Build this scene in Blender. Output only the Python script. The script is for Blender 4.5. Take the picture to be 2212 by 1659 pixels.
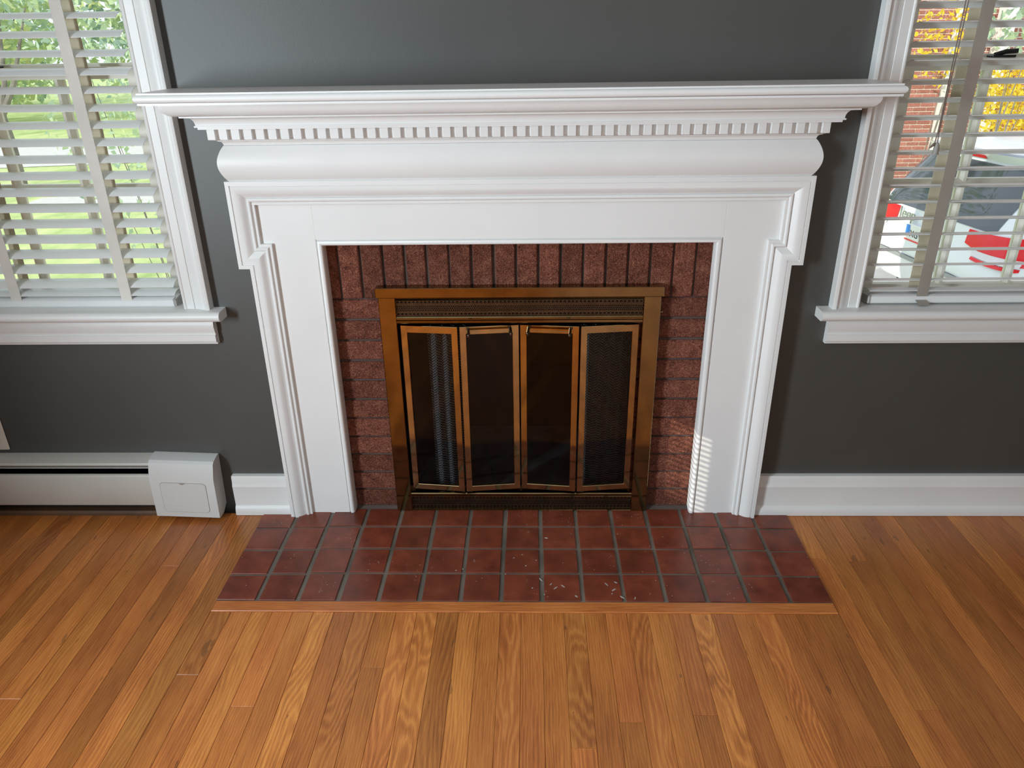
import bpy, bmesh, math, random
from mathutils import Vector, Matrix
random.seed(7)
for o in list(bpy.data.objects): bpy.data.objects.remove(o)
SC = bpy.context.scene
COL = SC.collection
PI = math.pi

# ------------------------------------------------------------------ camera
FPX, PITCH, YAW, ROLL = 1610.98, 0.43826184, -0.02787963, -0.01515398
CAM = Vector((0.0278, -2.065, 1.43))
def cam_rot():
    a, b, c = PITCH, YAW, ROLL
    base = Matrix(((1,0,0),(0,0,-1),(0,1,0)))
    Rx = Matrix(((1,0,0),(0,math.cos(a),-math.sin(a)),(0,math.sin(a),math.cos(a))))
    Rz = Matrix(((math.cos(c),-math.sin(c),0),(math.sin(c),math.cos(c),0),(0,0,1)))
    Yw = Matrix(((math.cos(b),-math.sin(b),0),(math.sin(b),math.cos(b),0),(0,0,1)))
    return Rz @ Rx @ base @ Yw
RW = cam_rot()
cd = bpy.data.cameras.new('camera'); cam = bpy.data.objects.new('camera', cd); COL.objects.link(cam)
cd.sensor_width = 36; cd.lens = FPX*36/2212; cd.clip_start = .02; cd.clip_end = 200
rows = [RW[0], -RW[1], -RW[2]]
cam.matrix_world = Matrix(((rows[0][0],rows[1][0],rows[2][0],CAM.x),(rows[0][1],rows[1][1],rows[2][1],CAM.y),(rows[0][2],rows[1][2],rows[2][2],CAM.z),(0,0,0,1)))
SC.camera = cam
def pix(u, v, axis, val):
    d = RW.transposed() @ Vector(((u-1106)/FPX, (v-829.5)/FPX, 1))
    t = (val-CAM[axis])/d[axis]
    return CAM + d*t

# ------------------------------------------------------------------ world, sun, daylight, exposure
w = bpy.data.worlds.new('world'); SC.world = w; w.use_nodes = True
bg = w.node_tree.nodes['Background']; bg.inputs[0].default_value = (.80,.89,1,1); bg.inputs[1].default_value = 1.45
sd = bpy.data.lights.new('sun','SUN'); sd.energy = 3.0; sd.angle = .0025; sd.color = (1,.93,.80)
sun = bpy.data.objects.new('sun', sd); COL.objects.link(sun)
SUN_DIR = Vector((1,.84,-.43)).normalized()
sun.rotation_euler = SUN_DIR.to_track_quat('-Z','Y').to_euler()
def area(name, loc, direction, sx, sy, power, color):
    l = bpy.data.lights.new(name,'AREA'); l.shape = 'RECTANGLE'; l.size = sx; l.size_y = sy; l.energy = power; l.color = color
    o = bpy.data.objects.new(name, l); COL.objects.link(o); o.location = loc
    o.rotation_euler = Vector(direction).to_track_quat('-Z','Y').to_euler(); return o
key = area('daylight_side_window', (-2.02,-2.08,1.26), (1,0,0), .50, 1.1, 98, (.80,.925,1)); key.data.spread = math.radians(167)
area('rear_fill_light', (1.4,-5.66,1.45), (0,1,0), 2.2, 1.6, 20, (1,.97,.93))  # added fill light from behind the camera, no source seen there
vs = SC.view_settings; vs.view_transform = 'Standard'; vs.look = 'None'; vs.gamma = 1; vs.use_curve_mapping = False; vs.exposure = 0.0
SC.cycles.use_denoising = True
SC.cycles.max_bounces = 10; SC.cycles.diffuse_bounces = 5; SC.cycles.glossy_bounces = 4; SC.cycles.transparent_max_bounces = 16
SC.cycles.sample_clamp_indirect = 8

# ------------------------------------------------------------------ materials
def lin(r,g,b):
    f = lambda c: (c/255/12.92) if c/255 <= .04045 else ((c/255+.055)/1.055)**2.4
    return (f(r),f(g),f(b),1)
class NT:
    def __init__(s, name):
        s.m = bpy.data.materials.new(name); s.m.use_nodes = True; s.t = s.m.node_tree; s.n = s.t.nodes
        s.b = s.n['Principled BSDF']; s.out = s.n['Material Output']
    def add(s, typ, **kw):
        nd = s.n.new(typ)
        for k, v in kw.items():
            if k.startswith('i_'):
                key = k[2:]; key = int(key) if key.isdigit() else key.replace('_',' ')
                if hasattr(v,'is_output'): s.t.links.new(v, nd.inputs[key])
                else: nd.inputs[key].default_value = v
            else: setattr(nd, k, v)
        return nd
    def link(s, a, b): s.t.links.new(a, b)
    def math(s, op, a, b=None, c=None):
        nd = s.n.new('ShaderNodeMath'); nd.operation = op
        for i, x in enumerate((a,b,c)):
            if x is None: continue
            if hasattr(x,'is_output'): s.t.links.new(x, nd.inputs[i])
            else: nd.inputs[i].default_value = x
        return nd.outputs[0]
    def ramp(s, fac, stops):
        nd = s.n.new('ShaderNodeValToRGB'); e = nd.color_ramp.elements
        while len(e) < len(stops): e.new(.5)
        for q, (p, c) in zip(e, stops): q.position = p; q.color = c
        s.t.links.new(fac, nd.inputs[0]); return nd.outputs[0]
    def noise(s, vec, scale, detail=3, rough=.5, dist=0):
        nd = s.add('ShaderNodeTexNoise'); nd.inputs['Scale'].default_value = scale; nd.inputs['Detail'].default_value = detail
        nd.inputs['Roughness'].default_value = rough; nd.inputs['Distortion'].default_value = dist
        if vec is not None: s.link(vec, nd.inputs['Vector'])
        return nd.outputs['Fac']
    def mapping(s, vec, scale=(1,1,1), loc=(0,0,0)):
        nd = s.add('ShaderNodeMapping'); nd.inputs['Scale'].default_value = scale; nd.inputs['Location'].default_value = loc
        s.link(vec, nd.inputs['Vector']); return nd.outputs[0]
    def mix(s, fac, a, b, mode='MIX'):
        nd = s.n.new('ShaderNodeMix'); nd.data_type = 'RGBA'; nd.blend_type = mode
        for i, x in ((0,fac),(6,a),(7,b)):
            if hasattr(x,'is_output'): s.t.links.new(x, nd.inputs[i])
            else: nd.inputs[i].default_value = x
        return nd.outputs[2]
    def bump(s, h, strength=.3, dist=.002):
        nd = s.add('ShaderNodeBump'); nd.inputs['Strength'].default_value = strength; nd.inputs['Distance'].default_value = dist
        s.link(h, nd.inputs['Height']); s.link(nd.outputs[0], s.b.inputs['Normal'])
    def set(s, **kw):
        for k, v in kw.items():
            key = {'color':'Base Color','rough':'Roughness','metal':'Metallic','spec':'Specular IOR Level','coat':'Coat Weight','coat_rough':'Coat Roughness','sss':'Subsurface Weight','trans':'Transmission Weight'}[k]
            if hasattr(v,'is_output'): s.link(v, s.b.inputs[key])
            else: s.b.inputs[key].default_value = v
        return s
def simple(name, c, rough=.5, metal=0, spec=.5, var=.0, bump=0, bscale=200):
    m = NT(name); m.set(color=c, rough=rough, metal=metal, spec=spec)
    tc = m.add('ShaderNodeTexCoord')
    if var:
        n = m.noise(tc.outputs['Object'], 6, 4)
        m.set(color=m.ramp(n, [(.3,tuple(x*(1-var) for x in c[:3])+(1,)),(.7,tuple(min(1,x*(1+var)) for x in c[:3])+(1,))]))
    if bump:
        n2 = m.noise(tc.outputs['Object'], bscale, 2)
        m.bump(n2, bump, .001)
    return m.m
M = {}
M['white'] = simple('white_paint', (.80,.805,.80,1), .38, var=.02, bump=.12, bscale=260)
M['white_trim'] = simple('white_trim_paint', (.76,.765,.755,1), .40, var=.025, bump=.15, bscale=220)
M['wall'] = simple('charcoal_wall_paint', (.053,.0545,.0505,1), .50, spec=.85, var=.05, bump=.16, bscale=190)
M['ceil'] = simple('ceiling_paint', (.78,.77,.75,1), .8)
M['cream'] = simple('cream_wall_paint', (.12,.115,.105,1), .7)
M['heater'] = simple('heater_enamel', (.56,.545,.50,1), .35, var=.04)
M['heater_cap'] = simple('heater_cap_plastic', (.66,.665,.655,1), .4)
M['black'] = simple('black_void', (.004,.004,.005,1), .8)
M['soot'] = simple('soot', (.005,.005,.005,1), .95, var=.4)
M['ash'] = simple('ash_floor', (.16,.15,.14,1), .95, var=.5)
M['slat'] = simple('blind_slat_enamel', (.80,.81,.81,1), .35, var=.03)
M['tape_front'] = simple('ladder_tape_grey', (.33,.30,.26,1), .9, var=.15, bump=.5, bscale=900)
M['tape_pale'] = simple('ladder_tape_pale', (.70,.68,.63,1), .9, var=.10, bump=.5, bscale=900)
M['tape_back'] = simple('ladder_tape_tan', (.64,.55,.40,1), .9, var=.15, bump=.5, bscale=900)  # tan webbing, colour lightened to stand in for backlight through the cloth
M['cord'] = simple('pull_cord', (.20,.155,.13,1), .9)
M['tassel'] = simple('tassel_plastic', (.34,.33,.30,1), .5)
M['sash'] = simple('sash_paint', (.80,.77,.68,1), .5, var=.06)
M['dark_metal'] = simple('dark_metal', (.02,.02,.02,1), .4, metal=.6)
M['shoe_wood'] = simple('stained_shoe_wood', (.13,.070,.035,1), .5, var=.2)
M['spatter'] = simple('dried_paint', (.42,.40,.37,1), .6)
M['plate'] = simple('wall_plate_plastic', (.66,.62,.55,1), .35)
M['mortar'] = simple('dark_mortar', (.085,.062,.055,1), .95, var=.3, bump=.6, bscale=160)
M['grout'] = simple('hearth_grout', (.135,.112,.090,1), .8, var=.4, bump=.6, bscale=130)
M['grease'] = simple('subfloor', (.05,.028,.014,1), .8)
M['car_white'] = simple('car_white_paint', (.82,.84,.88,1), .15, spec=.6)
M['car_glass'] = simple('car_dark_glass', (.06,.07,.09,1), .03, spec=1)
M['car_trim'] = simple('car_grey_trim', (.35,.36,.38,1), .5)
M['tyre'] = simple('tyre_rubber', (.015,.015,.015,1), .9)
M['tail_red'] = simple('tail_light_red', (.80,.02,.03,1), .15)
M['tail_clear'] = simple('tail_light_clear', (.75,.70,.74,1), .15)
M['chrome'] = simple('chrome_letters', (.45,.45,.48,1), .2, metal=.8)
M['plate_white'] = simple('licence_plate_white', (.8,.8,.8,1), .5)
M['plate_blue'] = simple('licence_plate_blue', (.05,.25,.75,1), .5)
M['plate_ink'] = simple('licence_plate_ink', (.03,.03,.06,1), .5)
M['plate_red'] = simple('licence_plate_red', (.75,.08,.08,1), .5)
M['siding'] = simple('pale_siding', (.55,.63,.62,1), .8)
M['roof'] = simple('roof_shingle', (.18,.17,.17,1), .9)
M['concrete'] = simple('pale_concrete', (.72,.69,.64,1), .9, var=.06)
M['asphalt'] = simple('pale_asphalt', (.48,.48,.48,1), .9, var=.06)
M['bark'] = simple('tree_bark', (.24,.21,.19,1), .9, var=.3)
M['white_metal'] = simple('white_downspout', (.82,.82,.82,1), .5)
def house_wall_mat():
    # far brickwork beyond the separately built bricks: same bond and courses
    m = NT('house_brickwork'); geo = m.add('ShaderNodeNewGeometry'); sx = m.add('ShaderNodeSeparateXYZ'); m.link(geo.outputs['Position'], sx.inputs[0])
    cv = m.add('ShaderNodeCombineXYZ'); m.link(m.math('ADD', sx.outputs[0], 20*.213-3.62+.1065+.0065), cv.inputs[0]); m.link(m.math('ADD', sx.outputs[2], 1.2-.12+.0071+20*.0677), cv.inputs[1])
    b = m.add('ShaderNodeTexBrick'); m.link(cv.outputs[0], b.inputs['Vector']); b.offset = .5; b.offset_frequency = 2; b.squash = 1
    for k, v in (('Scale',1),('Mortar Size',.0068),('Mortar Smooth',0),('Bias',0),('Brick Width',.213),('Row Height',.0677)): b.inputs[k].default_value = v
    b.inputs['Color1'].default_value = (.44,.17,.14,1); b.inputs['Color2'].default_value = (.36,.13,.105,1); b.inputs['Mortar'].default_value = (.82,.74,.66,1)
    m.set(color=b.outputs['Color'], rough=.95); return m.m
M['house_mortar'] = house_wall_mat()

def brick_mat(name, c1, c2, c3, bump=1.0, gscale=330):
    m = NT(name); tc = m.add('ShaderNodeTexCoord'); oi = m.add('ShaderNodeObjectInfo')
    off = m.add('ShaderNodeVectorMath', operation='SCALE'); off.inputs[0].default_value = (7,3,5); m.link(oi.outputs['Random'], off.inputs['Scale'])
    vec = m.add('ShaderNodeVectorMath', operation='ADD'); m.link(tc.outputs['Object'], vec.inputs[0]); m.link(off.outputs[0], vec.inputs[1])
    v = vec.outputs[0]
    big = m.noise(v, 30, 5, .6); fine = m.noise(v, gscale, 2, .55, 1.2)
    mx = m.math('ADD', m.math('MULTIPLY', big, .35), m.math('MULTIPLY', fine, .65))
    col = m.ramp(mx, [(.30,c1),(.48,c2),(.70,c3)])
    hs = m.add('ShaderNodeHueSaturation'); m.link(col, hs.inputs['Color']); m.link(m.math('ADD', m.math('MULTIPLY', oi.outputs['Random'], .35), .82), hs.inputs['Value'])
    m.set(color=hs.outputs[0], rough=.85, spec=.3)
    h = m.math('ADD', fine, m.math('MULTIPLY', m.noise(m.mapping(v,(1,1,3)), 130, 2), .6))
    m.bump(h, bump, .012)
    return m.m
M['brick'] = brick_mat('wire_cut_brick', (.030,.009,.007,1), (.250,.076,.046,1), (.50,.21,.135,1), 1.0, 230)
M['house_brick'] = brick_mat('house_brick', (.30,.11,.09,1), (.44,.17,.14,1), (.55,.28,.24,1), .3, 60)

def tile_mat():
    m = NT('quarry_tile'); tc = m.add('ShaderNodeTexCoord'); oi = m.add('ShaderNodeObjectInfo'); geo = m.add('ShaderNodeNewGeometry')
    n = m.noise(geo.outputs['Position'], 14, 5, .6)
    col = m.ramp(n, [(.30,(.115,.025,.014,1)),(.55,(.190,.040,.020,1)),(.75,(.240,.060,.032,1))])
    hs = m.add('ShaderNodeHueSaturation'); m.link(col, hs.inputs['Color']); m.link(m.math('ADD', m.math('MULTIPLY', oi.outputs['Random'], .3), .85), hs.inputs['Value'])
    # pale paint drips and specks near the middle of the hearth
    sp = m.add('ShaderNodeTexVoronoi'); sp.inputs['Scale'].default_value = 75; m.link(geo.outputs['Position'], sp.inputs['Vector'])
    speck = m.math('MULTIPLY', m.math('LESS_THAN', sp.outputs['Distance'], .10), m.math('GREATER_THAN', m.noise(geo.outputs['Position'], 9, 2), .58))
    dust = m.math('MULTIPLY', m.math('GREATER_THAN', m.noise(m.mapping(geo.outputs['Position'],(1,.35,1)), 60, 4, .7), .69), .25)
    c2 = m.mix(m.math('MAXIMUM', speck, dust), hs.outputs[0], (.45,.40,.36,1))
    m.set(color=c2, rough=m.math('ADD', m.math('MULTIPLY', n, .25), .20), spec=.5)
    m.bump(m.noise(geo.outputs['Position'], 60, 3), .12, .002)
    return m.m
M['tile'] = tile_mat()

def wood_mat(name, axis):
    # oak strip: growth rings cut by the face, stretched along the board
    m = NT(name); tc = m.add('ShaderNodeTexCoord'); geo = m.add('ShaderNodeNewGeometry')
    def attr(nm):
        a = m.add('ShaderNodeAttribute'); a.attribute_type = 'OBJECT'; a.attribute_name = nm; return a.outputs['Fac']
    tone, seed, fig = attr('tone'), attr('seed'), attr('figure')
    sx = m.add('ShaderNodeSeparateXYZ'); m.link(geo.outputs['Position'], sx.inputs[0])
    if axis == 'Y': across, along = sx.outputs[0], sx.outputs[1]
    else: across, along = sx.outputs[1], sx.outputs[0]
    cv = m.add('ShaderNodeCombineXYZ'); m.link(across, cv.inputs[0]); m.link(along, cv.inputs[1]); m.link(m.math('MULTIPLY', seed, 37.0), cv.inputs[2])
    P = cv.outputs[0]
    lowf = m.noise(m.mapping(P,(7,1.7,1)), 1.0, 2, .5)
    wob = m.noise(m.mapping(P,(26,4.5,1)), 1.0, 3, .6)
    jag = m.noise(m.mapping(P,(90,30,1)), 1.0, 3, .6)
    xo = m.math('ADD', across, m.math('MULTIPLY', m.math('SUBTRACT', wob, .5), .018))
    # local across coordinate folded so arches form
    ax = m.math('ADD', xo, m.math('MULTIPLY', m.math('SUBTRACT', seed, .5), .05))
    zz = m.math('MULTIPLY', m.math('SUBTRACT', lowf, .5), m.math('MULTIPLY', fig, .16))
    r = m.math('ADD', m.math('MULTIPLY', ax, m.math('SUBTRACT', 1.15, fig)), zz)
    r = m.math('ADD', r, m.math('MULTIPLY', m.math('SUBTRACT', jag, .5), .0035))
    warp = m.noise(m.mapping(P,(75,1.6,1)), 1.0, 3, .6)
    r = m.math('ADD', r, m.math('MULTIPLY', m.math('SUBTRACT', warp, .5), .011))
    ring = m.math('FRACT', m.math('MULTIPLY', r, 145.0))
    ringc = m.math('POWER', m.math('ABSOLUTE', m.math('SUBTRACT', m.math('MULTIPLY', ring, 2), 1)), 1.6)
    fine = m.noise(m.mapping(P,(420,14,1)), 1.0, 3, .6)
    pore = m.noise(m.mapping(P,(900,26,1)), 1.0, 2, .5)
    cloud = m.noise(m.mapping(P,(12,3,1)), 1.0, 3, .5)
    g = m.math('ADD', m.math('MULTIPLY', m.math('MULTIPLY', ringc, m.math('ADD', wob, .25)), m.math('ADD', m.math('MULTIPLY', fig, .16), .13)), m.math('ADD', m.math('MULTIPLY', fine, .46), m.math('MULTIPLY', cloud, .44)))
    col = m.ramp(g, [(.26,(.200,.051,.007,1)),(.45,(.425,.119,.015,1)),(.60,(.565,.181,.026,1)),(.85,(.720,.280,.050,1))])
    hs = m.add('ShaderNodeHueSaturation'); m.link(col, hs.inputs['Color']); m.link(tone, hs.inputs['Value'])
    hs.inputs['Saturation'].default_value = .96; m.link(m.math('ADD', m.math('MULTIPLY', seed, .007), .4985), hs.inputs['Hue'])
    stain = m.math('MULTIPLY', m.math('GREATER_THAN', m.noise(m.mapping(P,(30,9,1),(3,1,0)), 1.0, 3), .71), .45)
    c2 = m.mix(stain, hs.outputs[0], (.06,.03,.015,1))
    m.set(color=c2, rough=m.math('ADD', m.math('MULTIPLY', cloud, .16), .27), spec=.5)
    m.bump(m.math('ADD', m.math('MULTIPLY', pore, .6), m.math('MULTIPLY', fine, .5)), .12, .0008)
    return m.m
M['oak'] = wood_mat('oak_strip_floor', 'Y')
M['oak_x'] = wood_mat('oak_border_strip', 'X')

def brass_mat(name, c, rough):
    m = NT(name); geo = m.add('ShaderNodeNewGeometry')
    n = m.noise(geo.outputs['Position'], 18, 4, .6)
    col = m.ramp(n, [(.35,tuple(x*.80 for x in c[:3])+(1,)),(.65,c)])
    m.set(color=col, metal=1, rough=m.math('ADD', m.math('MULTIPLY', n, .08), rough)); return m.m
M['brass'] = brass_mat('antique_brass', (.30,.215,.105,1), .04)
M['brass_door'] = brass_mat('polished_brass', (.55,.42,.225,1), .03)
M['bronze'] = brass_mat('dark_bronze', (.22,.17,.115,1), .30)

M['post_bronze'] = brass_mat('post_bronze', (.13,.09,.065,1), .25)
def glass(name, tint, gloss, rough=.0):
    m = NT(name); m.n.remove(m.b)
    tr = m.add('ShaderNodeBsdfTransparent'); tr.inputs[0].default_value = tint
    gl = m.add('ShaderNodeBsdfGlossy'); gl.inputs['Roughness'].default_value = rough
    fr = m.add('ShaderNodeFresnel'); fr.inputs[0].default_value = gloss
    mx = m.add('ShaderNodeMixShader'); m.link(fr.outputs[0], mx.inputs[0]); m.link(tr.outputs[0], mx.inputs[1]); m.link(gl.outputs[0], mx.inputs[2])
    m.link(mx.outputs[0], m.out.inputs[0]); return m.m
M['pane'] = glass('window_glass', (.97,.98,.97,1), 1.25)
M['smoke'] = glass('smoked_fire_glass', (.80,.82,.84,1), 1.33, .01)

def mesh_mat():
    m = NT('chain_mesh'); geo = m.add('ShaderNodeNewGeometry'); sx = m.add('ShaderNodeSeparateXYZ'); m.link(geo.outputs['Position'], sx.inputs[0])
    k = 2*PI/.0072
    a = m.math('SINE', m.math('MULTIPLY', m.math('ADD', sx.outputs[0], m.math('MULTIPLY', sx.outputs[2], .8)), k))
    b = m.math('SINE', m.math('MULTIPLY', m.math('SUBTRACT', sx.outputs[0], m.math('MULTIPLY', sx.outputs[2], .8)), k))
    f = m.math('MAXIMUM', a, b)
    dots = m.math('MULTIPLY', m.math('GREATER_THAN', a, .3), m.math('GREATER_THAN', b, -.2))
    col = m.mix(dots, (.02,.02,.02,1), (.60,.60,.58,1))
    m.set(color=col, metal=.3, rough=.4); m.bump(f, 1.0, .002); return m.m
M['mesh'] = mesh_mat()

def grass_mat():
    m = NT('lawn_grass'); geo = m.add('ShaderNodeNewGeometry')
    n = m.noise(m.mapping(geo.outputs['Position'],(1,.5,1)), 2.2, 6, .7)
    m.set(color=m.ramp(n, [(.3,(.36,.48,.16,1)),(.5,(.55,.66,.26,1)),(.68,(.74,.74,.36,1))]), rough=.9); return m.m
M['grass'] = grass_mat()
def leaf_mat(name, cols, scale=1.3):
    m = NT(name); geo = m.add('ShaderNodeNewGeometry')
    n = m.noise(geo.outputs['Position'], scale, 5, .75)
    m.set(color=m.ramp(n, [(.28+.45*i/(len(cols)-1), c) for i, c in enumerate(cols)]), rough=.6, spec=.3)
    tr = m.add('ShaderNodeBsdfTranslucent'); m.link(m.b.inputs['Base Color'].links[0].from_socket, tr.inputs[0])
    mx = m.add('ShaderNodeMixShader'); mx.inputs[0].default_value = .35; m.link(m.b.outputs[0], mx.inputs[1]); m.link(tr.outputs[0], mx.inputs[2]); m.link(mx.outputs[0], m.out.inputs[0])
    return m.m
M['leaf_green'] = leaf_mat('green_leaves', [(.26,.40,.33,1),(.46,.60,.46,1),(.62,.72,.40,1),(.82,.78,.35,1)], 1.6)
M['leaf_far'] = leaf_mat('far_autumn_leaves', [(.28,.40,.38,1),(.42,.55,.46,1),(.62,.70,.34,1),(.80,.60,.32,1)], .55)
M['leaf_yellow'] = leaf_mat('yellow_leaves', [(.38,.50,.12,1),(.85,.70,.10,1),(.95,.72,.06,1),(.80,.42,.06,1)], 1.2)

# ------------------------------------------------------------------ mesh helpers
class MB:
    def __init__(s): s.v = []; s.f = []
    def add(s, vs, fs):
        o = len(s.v); s.v += [tuple(p) for p in vs]; s.f += [tuple(i+o for i in f) for f in fs]; return s
    def box(s, x0,x1,y0,y1,z0,z1):
        vs = [(x,y,z) for z in (z0,z1) for y in (y0,y1) for x in (x0,x1)]
        return s.add(vs, [(0,2,3,1),(4,5,7,6),(0,1,5,4),(2,6,7,3),(0,4,6,2),(1,3,7,5)])
    def cbox(s, x0,x1,y0,y1,z0,z1, c):
        # chamfered box: 24 verts
        X=((x0,x0+c),(x1,x1-c)); Y=((y0,y0+c),(y1,y1-c)); Z=((z0,z0+c),(z1,z1-c))
        vs=[]; idx={}
        for i in (0,1):
            for j in (0,1):
                for k in (0,1):
                    for a in (0,1,2):
                        idx[i,j,k,a]=len(vs)
                        vs.append((X[i][0 if a==0 else 1], Y[j][0 if a==1 else 1], Z[k][0 if a==2 else 1]))
        F=[]
        def q(*k): F.append(tuple(idx[x] for x in k))
        for i in (0,1): q((i,0,0,0),(i,1,0,0),(i,1,1,0),(i,0,1,0))
        for j in (0,1): q((0,j,0,1),(1,j,0,1),(1,j,1,1),(0,j,1,1))
        for k in (0,1): q((0,0,k,2),(1,0,k,2),(1,1,k,2),(0,1,k,2))
        for j in (0,1):
            for k in (0,1): q((0,j,k,1),(1,j,k,1),(1,j,k,2),(0,j,k,2))
        for i in (0,1):
            for k in (0,1): q((i,0,k,0),(i,1,k,0),(i,1,k,2),(i,0,k,2))
        for i in (0,1):
            for j in (0,1): q((i,j,0,0),(i,j,1,0),(i,j,1,1),(i,j,0,1))
        for i in (0,1):
            for j in (0,1):
                for k in (0,1): q((i,j,k,0),(i,j,k,1),(i,j,k,2))
        return s.add(vs, F)
    def rings(s, R, closed=False, cap=True):
        # R: list of rings (equal length); lofts ring to ring, each ring closed if closed
        n = len(R[0]); o = len(s.v); s.v += [tuple(p) for r in R for p in r]
        for i in range(len(R)-1):
            for j in range(n if closed else n-1):
                k = (j+1)%n; s.f.append((o+i*n+j, o+i*n+k, o+(i+1)*n+k, o+(i+1)*n+j))
        if cap and closed:
            s.f.append(tuple(o+j for j in range(n))[::-1]); s.f.append(tuple(o+(len(R)-1)*n+j for j in range(n)))
        return s
    def prism(s, poly, axis, a, b):
        # poly: list of 2D points; axis 'x': (y,z), 'y': (x,z), 'z': (x,y)
        def P(p, t): return (t,p[0],p[1]) if axis=='x' else (p[0],t,p[1]) if axis=='y' else (p[0],p[1],t)
        return s.rings([[P(p,a) for p in poly],[P(p,b) for p in poly]], True)
    def tube(s, pts, r, n=8, cap=True):
        R=[]; pts=[Vector(p) for p in pts]; rr = r if isinstance(r,(list,tuple)) else [r]*len(pts)
        for i,p in enumerate(pts):
            d=(pts[min(i+1,len(pts)-1)]-pts[max(i-1,0)]).normalized()
            u=d.orthogonal().normalized() if abs(d.z)<.9 else Vector((1,0,0)).cross(d).normalized()
            if i and (u-pu).length>1: u=-u
            pu=u; v=d.cross(u)
            R.append([p+(u*math.cos(2*PI*k/n)+v*math.sin(2*PI*k/n))*rr[i] for k in range(n)])
        return s.rings(R, True, cap)
    def lathe(s, prof, c, n=16):
        return s.rings([[(c[0]+r*math.cos(2*PI*k/n), c[1]+r*math.sin(2*PI*k/n), c[2]+z) for k in range(n)] for r,z in prof], True)
    def build(s, name, mat, parent=None, smooth=False, angle=35, fix=True):
        me = bpy.data.meshes.new(name); me.from_pydata(s.v, [], s.f)
        if fix:
            bm = bmesh.new(); bm.from_mesh(me); bmesh.ops.recalc_face_normals(bm, faces=bm.faces); bm.to_mesh(me); bm.free()
        me.materials.append(M[mat])
        if smooth:
            for p in me.polygons: p.use_smooth = True
            me.set_sharp_from_angle(angle=math.radians(angle))
        return link(name, me, parent)
def link(name, me, parent=None, loc=None):
    o = bpy.data.objects.new(name, me); COL.objects.link(o)
    if parent: o.parent = parent
    if loc: o.location = loc
    return o
def empty(name, loc=(0,0,0)):
    o = bpy.data.objects.new(name, None); COL.objects.link(o); o.empty_display_size = .05; o.location = loc; return o
def tag(o, label, cat, group=None, kind=None):
    o['label'] = label; o['category'] = cat
    if group: o['group'] = group
    if kind: o['kind'] = kind
    return o
def struct(o, label=None):
    o['kind'] = 'structure'
    if label: o['label'] = label
    return o
def mitre_sweep(path, prof, ymap):
    # path: 2D (x,z) polyline, interior on the right; prof: list of (inset, depth); returns rings per path vertex
    rings=[]
    n=len(path)
    for i,p in enumerate(path):
        def nrm(a,b):
            d=Vector((b[0]-a[0],b[1]-a[1])).normalized(); return Vector((d.y,-d.x))
        if i==0: m=nrm(path[0],path[1])
        elif i==n-1: m=nrm(path[-2],path[-1])
        else:
            n1,n2=nrm(path[i-1],p),nrm(p,path[i+1]); m=(n1+n2)/(1+n1.dot(n2))
        rings.append([(p[0]+u*m.x, ymap-d, p[1]+u*m.y) for u,d in prof])
    return rings

# ------------------------------------------------------------------ room shell
XM = -.006                                   # mantel centre line
WIN = {-1: dict(xin=.983, dz=.004), 1: dict(xin=.966, dz=-.004)}
OW = .95
ROOM_X, ROOM_L, ROOM_Y, ROOM_H = 3.2, 2.05, -5.7, 2.6
def wall_cells(u0,u1,z0,z1,holes):
    us=sorted({u0,u1,*[h[0] for h in holes],*[h[1] for h in holes]}); zs=sorted({z0,z1,*[h[2] for h in holes],*[h[3] for h in holes]})
    for a,b in zip(us,us[1:]):
        run=None
        for c,d in zip(zs,zs[1:]):
            if any(h[0]<=a and b<=h[1] and h[2]<=c and d<=h[3] for h in holes): continue
            yield a,b,c,d
m=MB()
holes=[(-WIN[-1]['xin']-OW-.012,-WIN[-1]['xin']+.012,.69,2.07),(WIN[1]['xin']-.012,WIN[1]['xin']+OW+.012,.68,2.07),(XM-.60,XM+.60,-.2,.98)]
for a,b,c,d in wall_cells(-ROOM_L,ROOM_X,-.2,ROOM_H,holes): m.box(a,b,0,.13,c,d)
struct(m.build('wall_front','wall'),'charcoal painted wall behind the fireplace')
SUNP=Vector((.560,-.02,.15)); tt=(SUNP.x+ROOM_L+.026)/SUN_DIR.x; SLIT=SUNP-SUN_DIR*tt
sy0,sy1,sz0,sz1=SLIT.y-.030,SLIT.y+.115,SLIT.z-.14,SLIT.z+.14
m=MB()
for a,b,c,d in wall_cells(ROOM_Y,.13,-.2,ROOM_H,[(-2.62,-1.56,.56,1.76)]): m.box(-ROOM_L-.12,-ROOM_L,a,b,c,d)
struct(m.build('wall_left','wall'))
struct(MB().box(ROOM_X,ROOM_X+.12,ROOM_Y,.13,-.2,ROOM_H).build('wall_right','cream'))
m=MB()
for a,b,c,d in wall_cells(-ROOM_L,ROOM_X,-.2,ROOM_H,[(.3,2.5,.65,2.25)]): m.box(a,b,ROOM_Y-.12,ROOM_Y,c,d)
struct(m.build('wall_back','cream'))
struct(MB().box(-ROOM_L-.12,ROOM_X+.12,ROOM_Y-.12,.13,ROOM_H,ROOM_H+.1).build('ceiling','ceil'))
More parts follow.
